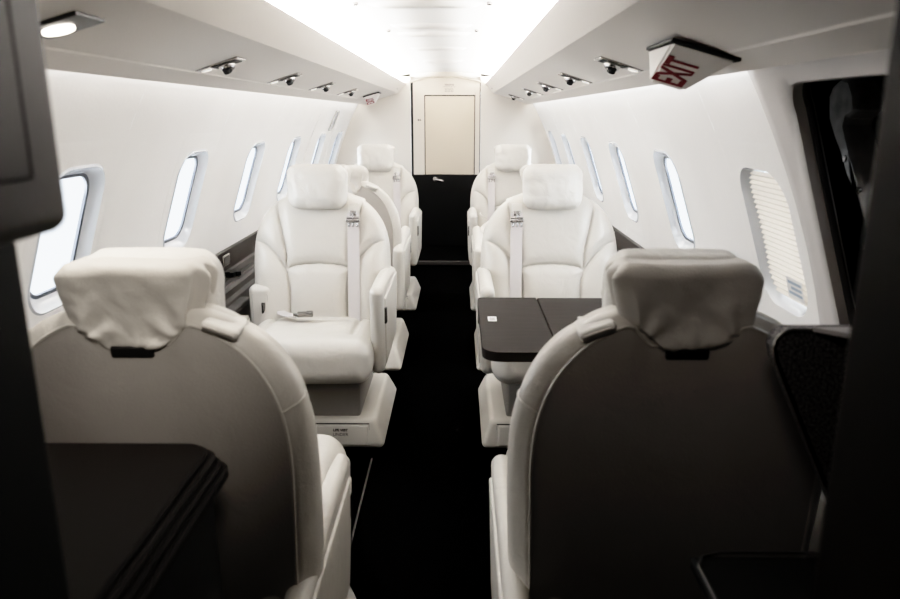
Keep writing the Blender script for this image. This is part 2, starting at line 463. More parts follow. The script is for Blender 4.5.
# --- side ledges: dark dado band, grooved shelf and lower panel
def ledge(side):
    prof = [(.935, .628), (.914, .634), (.908, .628), (.906, .545), (.900, .537), (.866, .535), (.864, .530), (.852, .530), (.850, .535), (.838, .535), (.836, .530), (.822, .529), (.812, .520),
            (.810, .495), (.796, .487), (.790, .475), (.78, .28), (.76, .05), (.755, 0)]
    n = len(prof) - 1; y0 = -.6
    return grid(12, n, lambda u, v: (side * prof[round(v * n)][0], y0 + (Y_END - y0) * u, prof[round(v * n)][1]))
for nme, s in (('trim_10', -1), ('trim_11', 1)):
    struct(ledge(s).build(nme, M['ledge'], sharp=25))
# dark facing on the dado band (wood veneer)
for nme, s in (('trim_12', -1), ('trim_13', 1)):
    struct(grid(8, 2, lambda u, v: (s * (.9050 + .001 * v), .95 + (Y_END - .96) * u, .548 + .078 * v)).build(nme, M['wood']))

# --- vestibule: walls behind and beside the camera
struct(box(-1.0, 1.0, -.62, -.60, 0, 1.6).build('wall_front', M['galley_black']))
struct(grid(2, 8, lambda u, v: wpt(1, -.6 + .92 * u, -.32 + 1.06 * v)).build('wall_right', M['galley']))
struct(box(-.66, .66, .88, .95, 1.515, 1.60).build('trim_14', M['galley']))

# gray door surround on the right with the dark opening
build_s = MB()
def surround():
    m = MB(); cy, ca, hy, ha = .965, .20, .41, .43
    y0, y1, a0, a1 = .3, 1.52, -.32, .74
    outer = rect_pts(y0, y1, a0, a1, NP); inner = rrect(cy, ca, hy, ha, .06, .07, NP)
    rings = []
    for t, ro in ((0, 0), (.04, -.006), (.3, -.010), (.7, -.012), (.93, -.012), (1.0, -.006)):
        rings.append([wpt(1, o[0] + (i[0] - o[0]) * t, o[1] + (i[1] - o[1]) * t, ro) for o, i in zip(outer, inner)])
    rings.append([wpt(1, i[0], i[1], .03) for i in inner])
    vs = [p for r in rings for p in r]
    return m.add(vs, [(q * NP + k, q * NP + (k + 1) % NP, (q + 1) * NP + (k + 1) % NP, (q + 1) * NP + k) for q in range(len(rings) - 1) for k in range(NP)])
d2 = thing('door_2', '', '', (0, 0, 0)); del d2['label']; del d2['category']; d2['kind'] = 'structure'
surround().build('door_surround', M['surround'], d2)
sm = rrect(.965, .20, .41, .43, .06, .07, NP)
tube([wpt(1, p[0], p[1], .02) for p in sm], .007, 8, closed=True).build('door_seal', M['dark_gap'], d2)
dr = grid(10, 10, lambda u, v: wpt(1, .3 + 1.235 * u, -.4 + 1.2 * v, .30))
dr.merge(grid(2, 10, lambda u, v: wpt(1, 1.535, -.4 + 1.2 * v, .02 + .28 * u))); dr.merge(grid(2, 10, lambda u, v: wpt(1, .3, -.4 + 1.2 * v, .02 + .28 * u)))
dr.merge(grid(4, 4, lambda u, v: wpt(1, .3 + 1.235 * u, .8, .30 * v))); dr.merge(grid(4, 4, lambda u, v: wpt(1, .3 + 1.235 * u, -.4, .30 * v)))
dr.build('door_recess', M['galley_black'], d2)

# ------------------------------------------------------------------ the seats
TILT = R_(12); ZB, YB, HL = .34, .080, .584      # seam plane of the backrest
HW, H1 = .264, .30
def w_of(h):
    if h <= H1: return HW - .012 * (1 - h / H1) ** 2
    t = min(1, (h - H1) / (HL - H1)); return HW * (1 - t ** 2.6) ** (1 / 2.3)
def h_top(x):
    x = min(abs(x), HW * .99999); return H1 + (HL - H1) * (1 - (x / HW) ** 2.3) ** (1 / 2.6)
def bpt(x, h, d):
    """point on the backrest: x, height along the tilt, d = depth behind the seam plane"""
    return (x, YB + h * math.sin(TILT) + d * math.cos(TILT), ZB + h * math.cos(TILT) - d * math.sin(TILT))
SEAMS = []
def cr(pts, n=10):
    out = []; P = [pts[0]] + pts + [pts[-1]]
    for i in range(1, len(P) - 2):
        for k in range(n):
            t = k / n; a, b, c, d = [np.array(P[i + q], float) for q in (-1, 0, 1, 2)]
            out.append(0.5 * (2 * b + (c - a) * t + (2 * a - 5 * b + 4 * c - d) * t ** 2 + (3 * b - a - 3 * c + d) * t ** 3))
    out.append(np.array(P[-2], float)); return np.array(out)
bol = [(-.29, .388), (-.225, .374), (-.172, .330), (-.132, .272), (-.114, .20), (-.112, .0)]
up = [(-.168, .53), (-.150, .44), (-.130, .345), (-.125, .262)]
lum = [(-.127, .262), (-.10, .283), (0, .293), (.10, .283), (.127, .262)]
for s_ in (bol, up): SEAMS += [cr(s_), cr([(-x, h) for x, h in s_])]
SEAMS.append(cr(lum))
def seam_dist(x, h):
    d = 9
    p = np.array((x, h))
    for S in SEAMS:
        a, b = S[:-1], S[1:]; ab = b - a
        t = np.clip(((p - a) * ab).sum(1) / np.maximum((ab * ab).sum(1), 1e-12), 0, 1)
        d = min(d, float(np.sqrt((((a + ab * t[:, None]) - p) ** 2).sum(1)).min()))
    return d
def front_d(x, h):
    """depth of the front cushion (negative = towards the sitter)"""
    w = max(w_of(h), 1e-4); s = min(1, abs(x) / w)
    tt = max(0, (h - H1) / (HL - H1))
    e = (1 - s ** 5) ** .5 * (max(0, 1 - tt ** 6)) ** .5
    d = .058 + .012 * math.exp(-((h - .16) / .10) ** 2) * math.exp(-(x / .12) ** 2)
    d += .020 * sstep(.13, .22, abs(x)) * sstep(.42, .26, h)        # side bolsters
    sd = seam_dist(x, h)
    d -= .011 * math.exp(-(sd / .0042) ** 2) + .011 * math.exp(-(sd / .024) ** 2)
    d += .0012 * noise.noise((x * 14, h * 14, 3.1))
    return -d * e
_cache = {}
def front_grid():
    if 'f' in _cache: return _cache['f']
    N, K = 130, 136; pts = {}
    vs = []; 
    for i in range(N + 1):
        s = -1 + 2 * i / N; s = math.sin(s * math.pi / 2) * .35 + s * .65
        for j in range(K + 1):
            t = j / K; h = HL * (t * .75 + .25 * math.sin(t * math.pi / 2)) if True else 0
            h = HL * min(1, h / HL); x = s * w_of(h)
            vs.append(bpt(x, h, front_d(x, h)))
    fs = [(i * (K + 1) + j, (i + 1) * (K + 1) + j, (i + 1) * (K + 1) + j + 1, i * (K + 1) + j + 1) for i in range(N) for j in range(K)]
    _cache['f'] = (vs, fs); return _cache['f']

NOTCH = .064
def notch(x): return .044 * sstep(NOTCH + .030, NOTCH - .012, abs(x))
INS = .026                                        # how far the rear panel is set in
def back_top(x):
    x2 = x * HW / (HW - INS)
    return (h_top(x2) - INS * .30) - notch(x)
def rear_depth(h): return .045 + .095 * (1 - h / HL) ** 1.1

def make_seat(m, name, label):
    """m = +1: aisle on local +x; the sitter looks to local -y"""
    root = thing(name, label, 'seat')
    L = M['leather']
    # pedestal
    ped = rbox(.55, .58, .115, .022, 3, 2)
    ped.map(lambda x, y, z: (x * (1 - .10 * sstep(-.05, .057, z)), y + (.012 * sstep(-.05, .057, z) if y < 0 else -.06 * sstep(-.05, .057, z)), z)).move(0, .06, .0585)
    pd = ped.build('pedestal', M['plastic'], root)
    ap = box(-.215, .215, -.2345, -.215, .018, .094, .006); ap.map(lambda x, y, z: (x, y + .10 * (z - .018), z))
    ap_o = ap.build('access_panel', M['plastic'], pd)
    gp = tube([(-.22, -.226, .012), (-.22, -.218, .098), (.22, -.218, .098), (.22, -.226, .012)], .0022, 6); gp.build('panel_gap', M['dark_gap'], pd)
    # skirt under the cushion
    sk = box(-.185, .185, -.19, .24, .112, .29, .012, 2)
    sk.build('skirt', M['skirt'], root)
    # cushion
    c = rbox(.485, .56, .135, .058, 6, 44)
    def cdef(x, y, z):
        t = (y + .28) / .56                      # 0 front .. 1 rear
        zz = z * (1 + .10 * (1 - t)) + .345 + .028 * (1 - t)
        if z > 0:
            zz += .012 * (1 - (x / .235) ** 2) * (1 - (2 * t - 1) ** 2)
            gx = math.exp(-((abs(x) - .165) / .006) ** 2) * .010 * sstep(.15, .3, t) + math.exp(-((abs(x) - .165) / .02) ** 2) * .005 * sstep(.1, .3, t)
            gy = math.exp(-((t - .62) / .012) ** 2) * .009 * (1 if abs(x) < .165 else 0)
            zz -= gx + gy
        else: zz -= .018 * (1 - t) ** 2
        zz += .0015 * noise.noise((x * 12, y * 12, z * 12))
        return (x * (1 + .015 * math.cos(3 * t)), y - .05 - .012 * (1 - (x / .235) ** 2) * (1 - t) ** 2, zz)
    c.map(cdef); c.build('seat_cushion', L, root, sharp=80)
    # backrest front
    vs, fs = front_grid(); f = MB().add(vs, fs); f.build('backrest', L, root, sharp=85)
    # gusset round the side of the backrest, ending at the piping
    K = 90; rows = []
    NS = 9
    xs_b = HW - INS
    for k in range(K + 1):
        q = -1 + 2 * k / K
        # outline parameter: sides then top
        lim = .42
        if abs(q) > 1 - lim:
            h = h1 = (1 - abs(q)) / lim * H1; xo = math.copysign(w_of(h), q); xi = math.copysign(xs_b - .008 * (1 - h / H1), q); hi = h * (back_top(xs_b * .9999) / H1)
        else:
            a = q / (1 - lim); xo = HW * math.sin(a * math.pi / 2); xi = xs_b * math.sin(a * math.pi / 2)
            h = h_top(xo); hi = back_top(xi)
        row = []
        for j in range(NS + 1):
            t = j / NS; e = t ** 2.2 if t < 1 else 1
            bx = xo + (xi - xo) * e; bh = h + (hi - h) * e
            dd = rear_depth(hi) * (1 - (1 - t) ** 1.7)
            o_ = .012 * math.sin(math.pi * min(1, t * 1.4)) if t < .72 else 0
            nx = (abs(xo) / HW) ** 3 * math.copysign(1, xo); nh = sstep(H1, HL, h)
            row.append(bpt(bx + nx * o_, bh + nh * o_ * .6, dd))
        rows.append(row)
    g = MB(); g.add([p for r in rows for p in r], [(i * (NS + 1) + j, (i + 1) * (NS + 1) + j, (i + 1) * (NS + 1) + j + 1, i * (NS + 1) + j + 1) for i in range(K) for j in range(NS)])
    g.build('backrest_side', M['leather'], root, sharp=70)
    for k in (int(.27 * K), K - int(.27 * K)):      # cross seam on the gusset
        tube([r for r in rows[k][1:]], .0022, 6).build('seam', M['leather'], root)
    rim = [r[-1] for r in rows]
    tube(rim, .0032, 6).build('piping', M['leather'], root)
    # rear panel
    NX, NH = 64, 40
    def rp(u, v):
        x = (u * 2 - 1); x = math.sin(x * math.pi / 2) * xs_b * .9999
        ht = back_top(x)
        x *= 1 - .008 / xs_b * (1 - v) ** 1
        h = ht * v; s = abs(x) / xs_b
        bulge = .020 * (1 - s ** 3.0) * math.sin(math.pi * min(1, v * 1.0)) ** .6 if v < 1 else 0
        return bpt(x, h, rear_depth(h) + bulge)
    grid(NX, NH, rp).build('back_panel', M['leather_back'], root, sharp=85)
    # dark slot where the headrest enters
    slot = box(-.034, .034, -.022, .006, -.006, .014, .004)
    bp0 = bpt(0, back_top(0) - .016, rear_depth(back_top(0)) + .006)
    slot.rot('X', -10).move(0, bp0[1], bp0[2]).build('headrest_slot', M['dark_gap'], root)
    # headrest: pillow in front, draped cover behind
    pil = rbox(.228, .105, .174, .040, 7, 24)
    def pdef(x, y, z):
        ex = abs(x) / .114
        k = 1 - .10 * ex ** 3
        n1 = noise.noise((x * 20 + 7, y * 16, z * 26 + m)); n2 = noise.noise((x * 46, y * 30 + 3, z * 15))
        am = .003 + .008 * ex ** 2
        yy = y * k + (n1 * am + n2 * .002) * (1 if y < 0 else .4)
        zz = z * (1 - .05 * ex ** 4) + n2 * .002
        if y < 0: yy -= .012 * (1 - ex ** 2) * (1 - (z / .084) ** 2) 
        return (x * (1 + .02 * (z / .084)) + n2 * .003, yy, zz)
    pil.map(pdef).rot('X', -8).move(0, .143, .930)
    hr = pil.build('headrest', M['leather_soft'], root, sharp=80)
    cv = rbox(.220, .094, .142, .021, 6, 30)
    def cvd(x, y, z):
        t = (.071 - z) / .142                    # 0 top .. 1 hem
        ax = abs(x) / .110; sg = 1 if x > 0 else -1
        rear = sstep(.0, .045, y)
        tp = 1.03 - .20 * sstep(.05, .70, t) - .45 * sstep(.62, 1.0, t)
        side = sstep(.80, .97, ax)
        # gathered pleats down the two ends
        pl = .0085 * math.sin(y * 170 + 2.2 * t + sg + m) + .003 * noise.noise((y * 40, t * 4, sg * 3.3 + m))
        xx = x * tp + sg * side * (pl * sstep(.02, .18, t) + .004 * math.sin(math.pi * t))
        yy = y + .016 * t * rear
        # soft folds on the back, fanning in from the lower corners
        if rear > 0:
            for q in (-1, 1):
                dx, dz_ = x * tp - q * .075, (z + .050)
                rr = math.hypot(dx, dz_); an = math.atan2(dz_, -q * dx)
                yy += rear * .0042 * math.sin(an * 6 + q + 2 * m) * math.exp(-((rr - .035) / .030) ** 2) * sstep(.25, .5, t)
            yy += rear * (.0035 * noise.noise((x * 22 + m, t * 3.2, 1.7)) + .002 * noise.noise((x * 50 + t * 4, t * 7, 9.7)) * sstep(.1, .3, t))
            yy -= rear * .010 * math.exp(-((t - .55) / .28) ** 2) * math.exp(-(x / .06) ** 2)
        zz = z + .0025 * noise.noise((x * 26, y * 20, 5.5 + m)) + .006 * sstep(.9, 1, t) * (ax ** 2)
        return (xx, yy, zz)
    cv.map(cvd).move(0, .192, .9385)
    cv.build('headrest_cover', M['leather_cover'], hr, sharp=80)
    # neck between headrest and backrest
    box(-.06, .06, .16, .205, .80, .90, .015).build('headrest_post', M['dark_gap'], root)
    # aisle armrest: tall rounded blade with a side panel and latch
    arm = rbox(.050, .54, .34, .025, 5, 8)
    def adef(x, y, z):
        t = (z + .17) / .34; fr = sstep(.15, -.29, y)
        yy = y + .05 * (1 - t) * fr
        zz = z - .035 * sstep(.0, .29, y) * t - .012 * sstep(-.22, -.29, y) * t
        return (x + m * .006 * t, yy, zz)
    arm.map(adef).move(m * .256, .010, .455)
    ar = arm.build('armrest', L, root, sharp=80); ar['label'] = 'tall aisle-side armrest'
    sp = rbox(.012, .46, .26, .0055, 2, 6)
    sp.map(lambda x, y, z: (x + m * .006 * (z + .13) / .26, y + .045 * (.5 - z / .26) * sstep(.15, -.25, y), z)).move(m * .2805, .015, .445)
    sp.build('side_panel', L, ar)
    lt = box(.284, .293, -.215, -.185, .48, .54, .004) if m > 0 else box(-.293, -.284, -.215, -.185, .48, .54, .004)
    lt.build('latch', M['dark_chrome'], ar)
    # window-side armrest: short block with a lever
    ao = rbox(.092, .26, .30, .026, 4, 3).map(lambda x, y, z: (x, y, z - .02 * sstep(.0, .13, y))).move(-m * .228, .175, .405)
    ao_ = ao.build('armrest', L, root, sharp=80); ao_['label'] = 'short window-side armrest with a lever'
    tube([(-m * (.228 + sx), .047, .405 + z) for sx, z in ((-.028, -.12), (-.030, .112), (-.02, .126), (.02, .126), (.030, .112), (.028, -.12))], .0016, 6).build('seam', M['leather_back'], ao_)
    lv = box(-m * .215 - .008, -m * .215 + .008, .041, .049, .445, .49, .003); lv.merge(box(-m * .215 - .005, -m * .215 + .005, .036, .044, .458, .484, .003))
    lv.build('lever', M['dark_chrome'], ao_)
    # shoulder belt on the aisle side
    xs = m * .136
    pts = []
    hs_ = [.520 - .45 * k / 30 for k in range(31)]
    pr = [max(-front_d(xs + dx_, h) for dx_ in (-.022, 0, .022)) for h in hs_]
    pm_ = [max(pr[max(0, k - 5):k + 6]) for k in range(31)]
    ps = [sum(pm_[max(0, k - 4):k + 5]) / len(pm_[max(0, k - 4):k + 5]) for k in range(31)]
    pts = [bpt(xs + m * .006 * k / 30, hs_[k], -ps[k] - .003) for k in range(31)]
    sb = ribbon(pts[2:], (1, 0, 0), .046, .0022).build('shoulder_belt', M['strap'], root, sharp=30)
    pts2 = [bpt(xs, .530, -.012)] + [bpt(xs, h, front_d(xs, h) - .007) for h in (.526, .52, .512, .504, .496)]
    ribbon(pts2, (1, 0, 0), .040, .004).build('belt_tab', M['leather_soft'], sb, sharp=30)
    def plate(h, dx, hh, th, off):
        b_ = box(-dx, dx, -th, th, -hh, hh, min(.003, th * .9), 2).rot('X', -12)
        p = bpt(xs, h, front_d(xs, h) - off); return b_.move(*p)
    bk = plate(.488, .013, .010, .003, .010)
    bk.merge(plate(.459, .027, .005, .006, .014)); bk.merge(plate(.470, .025, .004, .003, .012))
    bk.merge(plate(.474, .004, .012, .003, .012))
    for dx_ in (-.016, 0, .016):
        b_ = plate(.444, .004, .009, .003, .012); bk.merge(b_.move(dx_, 0, 0))
    bk.build('belt_buckle', M['chrome'], sb)
    # leather belt guide over the shoulder
    hx = m * .142; hp = h_top(hx)
    bg = box(-.030, .030, -.045, .030, -.008, .009, .008, 3, 4)
    ang = -m * 22
    def bgd(mb): return mb.rot('Y', ang * -1 if False else m * 20).move(*bpt(hx, hp - .004, .032))
    bgo = bgd(bg).build('belt_guide', M['leather_soft'], root)
    gp2 = bgd(box(-.025, .025, .022, .033, -.001, .003, .001)); gp2.build('guide_slot', M['leather_back'], bgo)
    # lap belt
    yz = lambda y: .352 + .028 * (1 - (y + .28) / .56) + .081 + .012
    lp = ribbon([(-m * .150, .055, yz(.05) - .002), (-m * .140, .02, yz(.02) - .001), (-m * .115, -.02, yz(-.02) + .000), (-m * .085, -.045, yz(-.045) + .001), (-m * .05, -.055, yz(-.055) + .002)], (.5 * m, .8, 0), .042, .003)
    lb = lp.build('lap_belt', M['strap'], root, sharp=30)
    bk2 = box(-.030, .030, -.020, .020, -.006, .008, .004); bk2.merge(box(.004, .028, -.012, .012, .006, .012, .003)); bk2.merge(box(-.045, -.028, -.012, .012, -.002, .003, .001))
    bk2.rot('Z', 10 * m).move(-m * .03, -.06, yz(-.06) + .009).build('lap_buckle', M['dark_chrome'], lb)
    # life vest placard on the pedestal
    if True:
        pm = text_mb('LIFE VEST', .013, .0004, .0006).map(lambda x, y, z: (x, -z, y)).move(m * .116, -.2355, .080)
        pm.merge(text_mb('UNDER', .017, .0004).map(lambda x, y, z: (x, -z, y)).move(m * .116, -.2365, .063))
        pm.rot('Z', 0).build('placard_text', M['ink'], pd, sharp=10, smooth=False)
    return root

LX, RX = -.445, .465
ROW_A, ROW_B, ROW_C, ROW_D = 1.325, 2.67, 3.62, 4.60
GRP = 'cream leather cabin seats along the aisle'
sA = make_seat(1, 'cabin_seat', 'cream leather seat facing the camera with a belt buckle on its cushion, left of aisle')
sB = make_seat(-1, 'cabin_seat', 'cream leather seat facing the camera directly behind the dark folding table')
sA.location = (LX, ROW_B, 0); sB.location = (RX, ROW_B, 0)
seats = [sA, sB]
def put(src, x, y, rz, label):
    o = copy_tree(src); o.location = (x, y, 0); o.rotation_euler = (0, 0, rz); o['label'] = label; seats.append(o); return o
fgl = put(sB, LX + .030, ROW_A, math.pi, 'nearest left seat seen from behind, grey back above the low dark cabinet')
fgr = put(sA, RX - .004, ROW_A, math.pi, 'nearest right seat seen from behind, its dark back beside the speckled black panel')
rcl = put(sB, LX, ROW_C, math.pi, 'cream seat back to back with the buckled left seat and mostly hidden behind it')
rcr = put(sA, RX, ROW_C, math.pi, 'cream seat hidden behind the seat at the table, only its base corner showing')
put(sA, LX + .01, ROW_D, 0, 'small far cream seat facing the camera, left of the black door bottom')
put(sB, RX - .01, ROW_D, 0, 'small far cream seat facing the camera, right of the black door bottom')
for s in seats: s['group'] = GRP
# nearest pair: aisle armrests stowed down beside the cushion
for s, dz_ in ((fgl, -.034), (fgr, -.034), (rcl, -.05)):
    for ch in s.children:
        if ch.name.split('.')[0] == 'headrest': ch.location.z += dz_
# the hidden seat behind the table has its back folded forward over the cushion
for ch in rcr.children:
    if ch.name.split('.')[0] in ('backrest', 'backrest_side', 'piping', 'back_panel', 'headrest_slot', 'headrest', 'headrest_post', 'shoulder_belt', 'belt_guide'):
        piv = Matrix.Translation((0, YB + .03, ZB + .10))
        ch.matrix_basis = piv @ Matrix.Rotation(R_(76), 4, 'X') @ piv.inverted()
for s in (fgl, fgr):
    for ch in s.children:
        if 'window-side' in ch.get('label', ''): ch.location.z = -.23; ch.location.x = .03 if s is fgr else -.03
        if ch.get('label') == 'tall aisle-side armrest':
            ch.location.z = -.200; ch.location.x = .026 if s is fgl else -.006; ch['label'] = 'aisle-side armrest lowered beside the cushion'
# ------------------------------------------------------------------ folding table
tb = thing('folding_table', 'dark wood folding table between the two right seats, with a white sticker', 'table', (RX, 1.87, 0))
def leaf(x0, x1, rl):
    b_ = box(x0, x1, 1.62, 2.15, .632, .656, .005, 2, 6)
    if rl:
        def rc(x, y, z):
            r = .045; dx = (x0 + r) - x
            for yc, sg in ((1.62 + r, -1), (2.15 - r * .35, 1)):
                rr = r if sg < 0 else r * .35
                d2 = (x0 + rr) - x; e = sg * (y - yc)
                if d2 > 0 and e > 0:
                    mx = max(d2, e); L_ = math.hypot(d2, e)
                    if L_ > 0: f = mx / L_; x = x0 + rr - d2 * f; y = yc + sg * e * f
            return (x, y, z)
        b_ = grid_box(x0, x1, 1.62, 2.15, .632, .656).map(rc)
    return b_.move(-RX, -1.87, 0)
def grid_box(x0, x1, y0, y1, z0, z1):
    n = 40; m_ = MB()
    f = lambda a, b, t: a + (b - a) * t
    for z in (z0, z1): m_.merge(grid(n, n, lambda u, v: (f(x0, x1, u), f(y0, y1, v), z)))
    for x in (x0, x1): m_.merge(grid(n, 2, lambda u, v: (x, f(y0, y1, u), f(z0, z1, v))))
    for y in (y0, y1): m_.merge(grid(n, 2, lambda u, v: (f(x0, x1, u), y, f(z0, z1, v))))
    return m_
leaf(.160, .340, True).build('table_leaf', M['wood_gloss'], tb)
leaf(.343, .775, False).build('table_leaf', M['wood_gloss'], tb)
st = box(.183, .207, 1.885, 1.93, .656, .657).move(-RX, -1.87, 0).build('sticker', M['sticker'], tb)
mk = MB()
for r in range(2): mk.merge(box(.188, .202, 1.895 + .014 * r, 1.901 + .014 * r, .657, .6574))
mk.move(-RX, -1.87, 0).build('sticker_print', M['grey_ink'], st)
sa = box(.62, .775, 1.84, 1.90, .50, .631, .006).move(-RX, -1.87, 0); sa.merge(box(.30, .66, 1.86, 1.88, .61, .631, .003).move(-RX, -1.87, 0))
sa.build('support_arm', M['rail'], tb)

# ------------------------------------------------------------------ small fittings
# cup and outlet fittings on the left ledge, and the low stowage console under them
op = thing('outlet_plate', 'small framed outlet plate on the dark band by the nearest left seat', 'outlet', (-.9045, 3.05, .590))
box(0, .004, -.045, .045, -.026, .026, .002).build('frame', M['chrome'], op)
box(.003, .006, -.036, .036, -.018, .018, .001).build('cover', M['ledge'], op)
kn = thing('cup_holder', 'black star-shaped knob on the left ledge below the outlet plate', 'knob', (-.858, 2.98, .536))
k_ = cyl(.030, .018, 32).map(lambda x, y, z: (x * (1 + .25 * math.cos(5 * math.atan2(y, x))), y * (1 + .25 * math.cos(5 * math.atan2(y, x))), z + .013))
k_.build('knob', M['black'], kn); cyl(.034, .005, 24).move(0, 0, .003).build('ring', M['dark_chrome'], kn)
cs = thing('stowage_console', 'low dark console box below the left ledge beside the buckled seat', 'console', (-.79, 2.66, 0))
box(-.02, .030, -.19, .19, .10, .455, .008).build('body', M['ledge'], cs)
box(-.025, .040, -.20, .20, .455, .478, .007).build('top', M['ledge'], cs)
for k in range(2): box(-.02, .0425, -.201, .201, .461 + .008 * k, .463 + .008 * k).build('groove', M['dark_gap'], cs)

# seat track on the floor
tk = tube([(-.207, 1.80, .004), (-.207, 2.36, .004)], .0035, 8).build('seat_track', M['ledge'], None); tag(tk, 'thin grey seat track line on black floor beside the left seats', 'track')

# exit signs
def exit_sign(label, loc, scale, yaw):
    t = thing('exit_sign', label, 'sign', loc, yaw, 'exit signs under the valances')
    Lh, dp, hh = .060, .085, .066
    # wedge: a flat mounting face on top, two lettered faces meeting in an edge below
    vs = [(-Lh, -dp, 0), (Lh, -dp, 0), (Lh, dp, 0), (-Lh, dp, 0), (-Lh * .96, 0, -hh), (Lh * .12, 0, -hh)]
    b_ = MB().add(vs, [(0, 1, 2, 3), (0, 4, 5, 1), (3, 2, 5, 4), (0, 3, 4), (1, 5, 2)])
    bm = bmesh.new(); vv = [bm.verts.new(p) for p in b_.v]
    for f in b_.f: bm.faces.new([vv[i] for i in f])
    bmesh.ops.bevel(bm, geom=list(bm.edges), offset=.005, segments=3, affect='EDGES')
    bm.verts.index_update(); b2 = MB().add([tuple(v.co) for v in bm.verts], [tuple(v.index for v in f.verts) for f in bm.faces]); bm.free()
    hs = b2.build('housing', M['sign_white'], t, sharp=35)
    box(-Lh - .004, Lh + .004, -dp - .004, dp + .004, -.001, .006, .002).build('mounting_plate', M['dark_gap'], t)
    for sg in (-1, 1):
        a = math.atan2(hh, dp)
        tx = text_mb('EXIT', .062, .0006, .0012)
        w = max(p[0] for p in tx.v) - min(p[0] for p in tx.v)
        hh_t = max(p[1] for p in tx.v) - min(p[1] for p in tx.v)
        tx.map(lambda x, y, z: (x * .066 / w, y * .060 / hh_t, z))
        # letter plane: local up runs from the lower edge to the plate
        def pl(x, y, z):
            q = .40 + x / math.hypot(dp, hh)
            yy = sg * dp * q; zz = -hh + hh * q
            return (sg * y - .022 + .010 * (q - .4), yy + sg * (z + .0006) * math.sin(a), zz - (z + .0006) * math.cos(a))
        tx.map(pl).build('lettering', M['red'], t, smooth=False)
    t.scale = (scale,) * 3
    return t
es = exit_sign('large white wedge exit sign with red letters near the right door opening', (.530, 1.410, 1.3075), 1.0, 0)
es2 = exit_sign('tiny distant white exit sign with red letters at the left valance end', (-.47, 4.95, 1.327), .85, 0)
for e, sd in ((es, 1), (es2, -1)):
    e.rotation_euler = (0, R_(sd * 15.5), 0)

# reading lights in the valance undersides
def reading_light(side, y, label, kind):
    t = thing('reading_light', label, 'light', (side * .492, y, 1.3285), 0, 'reading lights under the valances')
    t.rotation_euler = (0, R_(side * 15.5), 0)
    if kind == 'lit':
        pl = box(-.045, .050, -.045, .045, -.004, .004, .003); pl.build('bezel', M['rail'], t)
        cyl(.023, .006, 32, bev=.001).move(-.004, 0, -.005).build('lens', M['lamp_on'], t)
        return t
    pl = box(-.042, .075, -.040, .040, -.003, .004, .0025); pl.map(lambda x, y_, z: (side * x, y_ * (1 - .25 * (x + .042) / .117), z)).build('bezel', M['chrome'], t)
    box(-.034, .034, -.030, .030, -.0045, -.001, .001).build('recess', M['dark_gap'], t)
    b_ = ball(.022).map(lambda x, y_, z: (x, y_, z * .8 - .006)); eb = b_.build('eyeball', M['chrome'], t)
    cyl(.011, .012, 18).rot('X', 35).move(0, -.012, -.019).build('nozzle', M['dark_gap'], eb)
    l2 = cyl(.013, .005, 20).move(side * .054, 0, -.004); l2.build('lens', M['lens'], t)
    return t
reading_light(-1, 1.13, 'lit square reading light at far upper left by the dark cabinet', 'lit')
yl = [(1.92, 'nearest'), (2.62, 'second'), (3.33, 'third'), (4.10, 'fourth'), (5.25, 'last')]
for side, nm in ((-1, 'left'), (1, 'right')):
    for (y, w) in yl:
        reading_light(side, y, '%s unlit chrome reading light along the %s valance' % (w, nm), 'eye')

# recessed pull handle high on the far left wall
hd = thing('handle_recess', 'small slanted white handle cover high on far left wall', 'handle')
grid(4, 10, lambda u, v: wpt(-1, 4.98 + .10 * u, .43 + .15 * v, -.003)).build('cover', M['reveal'], hd)
tube([wpt(-1, y, a, -.004) for y, a in ((4.97, .42), (5.09, .42), (5.09, .59), (4.97, .59))], .004, 6, closed=True).build('rim', M['surround'], hd)
# seams of the emergency exit in the left lining
for y in (4.45, 5.22):
    o = tube([wpt(-1, y + (.0), -.1 + .66 * k / 20, -.001) for k in range(21)], .004, 6).build('trim_%d' % (15 if y < 5 else 16), M['wall']); struct(o)
# screws on the valance faces
for s in (-1, 1):
    o = cyl(.007, .006, 14, bev=.001).rot('Y', 90).build('screw_cap', M['chrome']); o.location = (s * .348, 5.5, 1.392)
    tag(o, 'tiny screw cap at the far end of the %s valance face' % ('left' if s < 0 else 'right'), 'screw', 'screw caps on the valances')

# strut and pillar seen in the dark door opening
sr = thing('door_strut', 'curved worn grey metal strut standing inside the dark door opening', 'strut', (.86, 1.42, 1.01))
outl = [(1.521, 1.235), (1.509, 1.19), (1.476, 1.152), (1.45, 1.128), (1.413, 1.084), (1.367, 1.045), (1.331, 1.005), (1.31, .96), (1.325, .96), (1.329, 1.005), (1.345, 1.048), (1.377, 1.095), (1.417, 1.141), (1.446, 1.181), (1.442, 1.194), (1.417, 1.209), (1.425, 1.237), (1.449, 1.265), (1.483, 1.27), (1.51, 1.257)]
m_ = MB(); n = len(outl); vs = []
cy_ = sum(p[0] for p in outl) / n
for dx, q in ((0, .35), (-.008, .12), (-.012, 0.0), (.03, 0.0)):
    for k, (y, z) in enumerate(outl):
        a, b = outl[k - 1], outl[(k + 1) % n]; ty, tz = b[0] - a[0], b[1] - a[1]; L_ = math.hypot(ty, tz) or 1
        w_ = {.35: .006, .12: .002, 0.0: 0}[q]; vs.append((.86 + (-.012 if q == .35 else -.006 if q == .12 else dx + .012), y + tz / L_ * w_, z - ty / L_ * w_))
order = (0, 1, 2, 3)
m_.v = vs
for q in range(3): m_.f += [(q * n + k, q * n + (k + 1) % n, (q + 1) * n + (k + 1) % n, (q + 1) * n + k) for k in range(n)]
m_.f += [tuple(range(n)), tuple(3 * n + k for k in range(n))]
m_.move(-.86, -1.42, -1.01).build('arm', M['strut'], sr, sharp=35)
